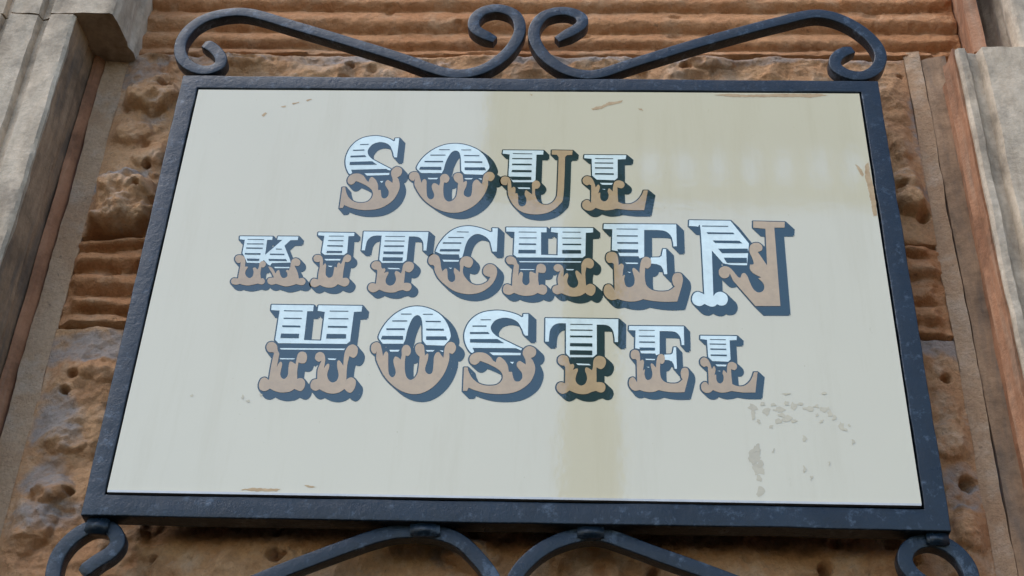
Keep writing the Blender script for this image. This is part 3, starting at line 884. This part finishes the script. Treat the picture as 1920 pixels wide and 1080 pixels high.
G['L'] = dict(crop=(920, 260, .1875),
    white=['938,165 1355,168 1350,207 1270,210 1270,395 1240,418 1060,412 1015,372 1010,205 935,197', '1093,444 1222,447 1210,464 1115,463', '1113,506 1147,507 1140,514'],
    tan=['1005,470 985,462~ 960,470~ 925,445~ 922,405~ 955,378~ 1000,388~ 1030,430~ 1050,492 1075,462~ 1092,490~ 1075,552 1095,545~ 1095,590~ 1110,620~ 1140,630~ 1170,610~ 1180,570~ 1170,530~ 1185,500~ 1220,532 1225,480~ 1240,435~ 1285,420~ 1330,440~ 1338,475~ 1310,500~ 1268,490 1270,560~ 1275,635 1330,655~ 1400,655~ 1460,625~ 1505,575~ 1530,520 1572,520 1535,718 1400,718~ 1330,712~ 1260,703 1210,715~ 1150,720~ 1100,712~ 1050,695 1010,720~ 960,720~ 920,690~ 918,645~ 950,617~ 980,620~ 1003,648 1005,560~'],
    fill=['1015,375 1262,405 1235,450 1218,530 1170,605 1140,628 1105,610 1060,500'],
    stripe=[line(1045, 202, 1225, 204, 6), line(1040, 246, 1225, 248, 9), '1043,290 1225,292 1225,303 1043,301', '1043,348 1230,350 1230,364 1043,361'],
    sweep=(58, 50))


def fit_affine(pairs):
    A = np.array([[a[0], a[1], 1] for a, b in pairs])
    B = np.array([b for a, b in pairs])
    return np.linalg.lstsq(A, B, rcond=None)[0]


SECOND = {   # second uses of a letter: (glyph, crop of the second use, matching points)
    'S2': ('S', (600, 230, .1875), [((803, 155), (795, 157)), ((150, 925), (207, 850)), ((163, 380), (258, 380)), ((872, 690), (808, 625)), ((520, 122), (560, 132)), ((520, 957), (470, 882)), ((815, 535), (772, 500)), ((755, 155), (752, 157))]),
    'O2': ('O', (600, 230, .1875), [((1490, 72), (1350, 212)), ((1130, 445), (945, 540)), ((1800, 445), (1695, 542)), ((1475, 860), (1330, 903)), ((1505, 150), (1352, 282)), ((1435, 733), (1290, 790))]),
    'T2': ('T', (420, 400, .1875), [((975, 197), (1397, 185)), ((972, 432), (1385, 370)), ((1150, 620), (1515, 528)), ((1520, 640), (1850, 540)), ((1130, 895), (1477, 745)), ((1703, 207), (2043, 190)), ((1700, 437), (2025, 372)), ((1530, 890), (1838, 740))]),
    'H2': ('H', (760, 400, .1875), [((190, 57), (1010, 140)), ((1005, 67), (1880, 152)), ((480, 375), (1365, 415)), ((635, 380), (1515, 415)), ((195, 440), (1060, 482)), ((465, 530), (1360, 552)), ((915, 475), (1830, 508)), ((125, 775), (1028, 765)), ((455, 775), (1385, 768)), ((585, 780), (1520, 768)), ((905, 785), (1862, 770)), ((740, 858), (1690, 835))]),
    'E2': ('E', (1110, 390, .208333), [((178, 190), (105, 145)), ((792, 195), (762, 152)), ((797, 405), (765, 347)), ((692, 430), (652, 370)), ((703, 672), (663, 598)), ((245, 510), (175, 448)), ((540, 555), (487, 490)), ((225, 850), (165, 765)), ((805, 680), (770, 605)), ((800, 935), (765, 845))]),
    'L2': ('L', (1150, 580, .166667), [((938, 165), (975, 298)), ((1355, 168), (1390, 305)), ((970, 430), (1030, 598)), ((1290, 460), (1345, 648)), ((960, 670), (1030, 888)), ((1550, 520), (1600, 710)), ((1535, 718), (1595, 935))]),
}


def union(polys):
    vs_, fs, kept = [], [], []
    for p in polys:
        a = 0.5 * np.sum(p[:, 0] * np.roll(p[:, 1], -1) - np.roll(p[:, 0], -1) * p[:, 1])
        if abs(a) < 1e-10:
            continue
        if a < 0:
            p = p[::-1]
        k = len(vs_)
        vs_ += [Vector((float(x), float(y))) for x, y in p]
        fs.append(list(range(k, k + len(p))))
        kept.append(p)
    r = delaunay_2d_cdt(vs_, [], fs, 0, 2e-6)
    V = np.array([(v.x, v.y) for v in r[0]])
    F = np.array([f[:3] for f in r[2]], int)
    c = V[F].mean(1)
    inside = np.zeros(len(F), bool)
    # keep the triangles that lie inside at least one outline, so openings in a letter stay open
    for p in kept:
        lo, hi = p.min(0), p.max(0)
        ii = np.nonzero(~inside & (c[:, 0] > lo[0]) & (c[:, 0] < hi[0]) & (c[:, 1] > lo[1]) & (c[:, 1] < hi[1]))[0]
        if not len(ii):
            continue
        x, y = c[ii, 0][:, None], c[ii, 1][:, None]
        x1, y1 = p[None, :, 0], p[None, :, 1]
        x2, y2 = np.roll(x1, -1, 1), np.roll(y1, -1, 1)
        cond = (y1 > y) != (y2 > y)
        with np.errstate(divide='ignore', invalid='ignore'):
            xi = (x2 - x1) * (y - y1) / (y2 - y1) + x1
        inside[ii] |= (np.sum(cond & (x < xi), 1) % 2).astype(bool)
    return [tuple(map(float, v)) for v in V], [tuple(map(int, f)) for f in F[inside]]


def make_letter(key, char):
    if key in SECOND:
        gk, crop2, pairs = SECOND[key]
        aff = fit_affine(pairs)
        crop = crop2
    else:
        gk, crop, aff = key, G[key]['crop'], None
    gl = G[gk]

    def to_board(p):
        if aff is not None:
            p = np.c_[p, np.ones(len(p))] @ aff
        ph = p * crop[2] + np.array(crop[:2])
        return np.array([sp(x, y, YB) for x, y in ph])
    W_ = [to_board(parse(s)) for s in gl['white']]
    T_ = [to_board(parse(s)) for s in gl['tan']]
    F_ = [to_board(parse(s)) for s in gl['fill']]
    S_ = [to_board(parse(s)) for s in gl['stripe']]
    ref = np.array([[500., 500.], [500. + gl['sweep'][0], 500. + gl['sweep'][1]]])
    rb = to_board(ref)
    d = rb[1] - rb[0]
    ow = 0.0024
    base = []
    for p in W_ + T_ + F_:
        base.append(p)
        a = 0.5 * np.sum(p[:, 0] * np.roll(p[:, 1], -1) - np.roll(p[:, 0], -1) * p[:, 1])
        q = p if a > 0 else p[::-1]
        for i in range(len(q)):
            u, v = q[i], q[(i + 1) % len(q)]
            t = v - u
            L = np.linalg.norm(t)
            if L < 1e-6:
                continue
            t = t / L
            nr = np.array([t[1], -t[0]]) * ow          # outward for a counter-clockwise outline
            e = t * ow * 0.5
            a_, b_ = u - e, v + e
            # outline strip
            base.append(np.array([a_ - nr * 0.3, b_ - nr * 0.3, b_ + nr, a_ + nr]))
            pd = np.array([-d[1], d[0]]) / np.linalg.norm(d) * ow
            base.append(np.array([u + pd, u - pd, u + d - pd, u + d + pd]))
            # block shade: the outlined edge drawn out down and to the right
            if nr @ d > 0:
                a2, b2 = a_ + nr, b_ + nr
                base.append(np.array([a2, b2, b2 + d, a2 + d]))
    layers = [(base, 0, 0.0004), (W_, 1, 0.0008), (T_, 2, 0.0008), (S_, 0, 0.0012)]
    # tan scrolls lie over the white where they meet
    verts, faces, mi = [], [], []
    for polys, m, h in layers:
        if m == 2:
            h = 0.0010
        vv, ff = union(polys)
        k = len(verts)
        verts += [(x, YB - h, z) for x, z in vv]
        faces += [tuple(i + k for i in f) for f in ff]
        mi += [m] * len(ff)
    me = bpy.data.meshes.new('letter')
    me.from_pydata(verts, [], faces)
    me.polygons.foreach_set('material_index', mi)
    o = link('letter', me, [NAVY, WHITE, TAN])
    o['label'] = 'letter %s in circus lettering with striped white top and tan scrolled foot' % char
    o.parent = board
    return o


for key, ch in (('S2', 'S'), ('O2', 'O'), ('U', 'U'), ('L', 'L'),
                ('K', 'K'), ('I', 'I'), ('T2', 'T'), ('C', 'C'), ('H2', 'H'), ('E2', 'E'), ('N', 'N'),
                ('H', 'H'), ('O', 'O'), ('S', 'S'), ('T', 'T'), ('E', 'E'), ('L2', 'L')):
    make_letter(key, ch)


# ------------------------------------------------------------------ chips, scratches and residue on the board
def mark(name, s, mat, h=0.0003, jag=0.0012, seed=0):
    p = parse(s)
    rnd = random.Random(seed)
    b = np.array([sp(x, y, YB) for x, y in p])
    # ragged outline
    dense = []
    for i in range(len(b)):
        u, v = b[i], b[(i + 1) % len(b)]
        n = max(1, int(np.linalg.norm(v - u) / 0.003))
        for k in range(n):
            dense.append(u + (v - u) * k / n + np.array([rnd.uniform(-jag, jag), rnd.uniform(-jag, jag)]))
    vv, ff = union([np.array(dense)])
    me = bpy.data.meshes.new(name)
    me.from_pydata([(x, YB - h, z) for x, z in vv], [], ff)
    o = link(name, me, mat)
    o.parent = board
    return o


for i, s in enumerate([
        '1338,178 1370,176 1400,178 1460,176 1540,176 1552,179 1520,183 1500,182 1440,182 1375,182',
        '1109,204 1118,200 1130,198 1142,191 1152,191 1167,188 1166,192 1152,196 1140,198 1128,204 1112,207',
        '1622,310 1628,304 1632,330 1638,352 1642,380 1644,404 1638,406 1634,382 1628,356 1622,330',
        '1604,308 1612,313 1620,328 1616,331 1610,322',
        '448,919 470,915 500,916 526,917 518,921 480,921',
        '570,910 582,911 594,913 582,915', '490,216 498,211 501,213 494,219',
        '527,199 537,198 536,201 528,201', '548,194 560,191 561,193 550,196', '574,188 584,185 584,187 576,190',
        '1196,203 1203,204 1206,208 1199,206', '993,176 999,178 997,180']):
    mark('paint_chip', s, CHIP, seed=i, jag=0.0008)
rnd = random.Random(5)
for i, (x, y, rx, ry) in enumerate([(1416, 852, 11, 20), (1422, 880, 13, 14), (1424, 896, 6, 8), (1427, 922, 9, 11), (1412, 762, 10, 7), (1438, 772, 9, 8), (1462, 768, 14, 6), (1488, 762, 7, 8),
                                    (1515, 766, 10, 6), (1545, 768, 11, 6), (1556, 776, 6, 8), (1578, 800, 8, 9), (1592, 797, 3, 4), (1474, 786, 12, 7), (1508, 822, 4, 7), (1420, 836, 5, 5),
                                    (1460, 790, 7, 5), (1446, 800, 5, 4), (1532, 778, 4, 4), (1412, 778, 4, 9), (1411, 862, 8, 9), (1426, 868, 6, 10), (1418, 842, 7, 8), (1430, 758, 6, 5),
                                    (1450, 760, 8, 4), (1475, 757, 6, 5), (1500, 758, 7, 4), (1530, 762, 6, 4), (1564, 784, 5, 6), (1585, 806, 5, 4), (1466, 778, 8, 5), (1490, 790, 6, 4), (1422, 790, 4, 5), (1540, 790, 4, 3),
                                    (1508, 880, 3, 8), (1521, 896, 3, 6), (1450, 845, 3, 5), (1600, 830, 3, 5), (1475, 738, 9, 2), (1545, 737, 6, 3), (1555, 870, 3, 5), (465, 752, 5, 3), (490, 740, 4, 3), (360, 742, 3, 3), (455, 745, 3, 5)]):
    pts = []
    for k in range(9):
        a = k / 9 * 2 * math.pi
        r = rnd.uniform(0.55, 1.15)
        pts.append('%.1f,%.1f' % (x + math.cos(a) * rx * r, y + math.sin(a) * ry * r))
    mark('residue_patch', ' '.join(pts), STAIN, h=0.0002 + 0.00001 * i, jag=0.0016, seed=40 + i)

# ------------------------------------------------------------------ the building across the street, seen only mirrored in the gloss
T = NT('opposite_stone')
T.l(T.ramp(T.noise(1.5, 5, 0.6), [(0.3, (0.40, 0.34, 0.27)), (0.7, (0.52, 0.45, 0.37))]), T.b.inputs['Base Color'])
T.b.inputs['Roughness'].default_value = 0.9
OPP = T.m
opp = tag(empty('opposite_building', (1.5, -9.2, -1.5)), 'brown stone building across the street, mirrored in the glossy sign board', 'building')


def obox(name, x0, x1, z0, z1, y0=-9.12, y1=-9.0):
    bm = bmesh.new()
    bmesh.ops.create_cube(bm, size=1)
    for v in bm.verts:
        v.co = ((x0 + x1) / 2 + v.co.x * (x1 - x0), (y0 + y1) / 2 + v.co.y * (y1 - y0), (z0 + z1) / 2 + v.co.z * (z1 - z0))
    bmesh.ops.bevel(bm, geom=list(bm.edges), offset=0.03, segments=1, affect='EDGES')
    me = bpy.data.meshes.new(name)
    bm.to_mesh(me)
    bm.free()
    return child(link(name, me, OPP), opp)


obox('tower', 0.02, 0.56, -1.5, 7.6)
obox('gallery_parapet', -0.8, 4.2, 7.68, 7.92)
for k in range(9):
    x = 0.78 + k * 0.34
    obox('baluster', x - 0.13, x + 0.035, 7.92, 8.38)
obox('gallery_wall', -0.8, 0.62, 7.92, 8.38)
obox('upper_wall', -0.8, 4.2, 8.38, 10.6)
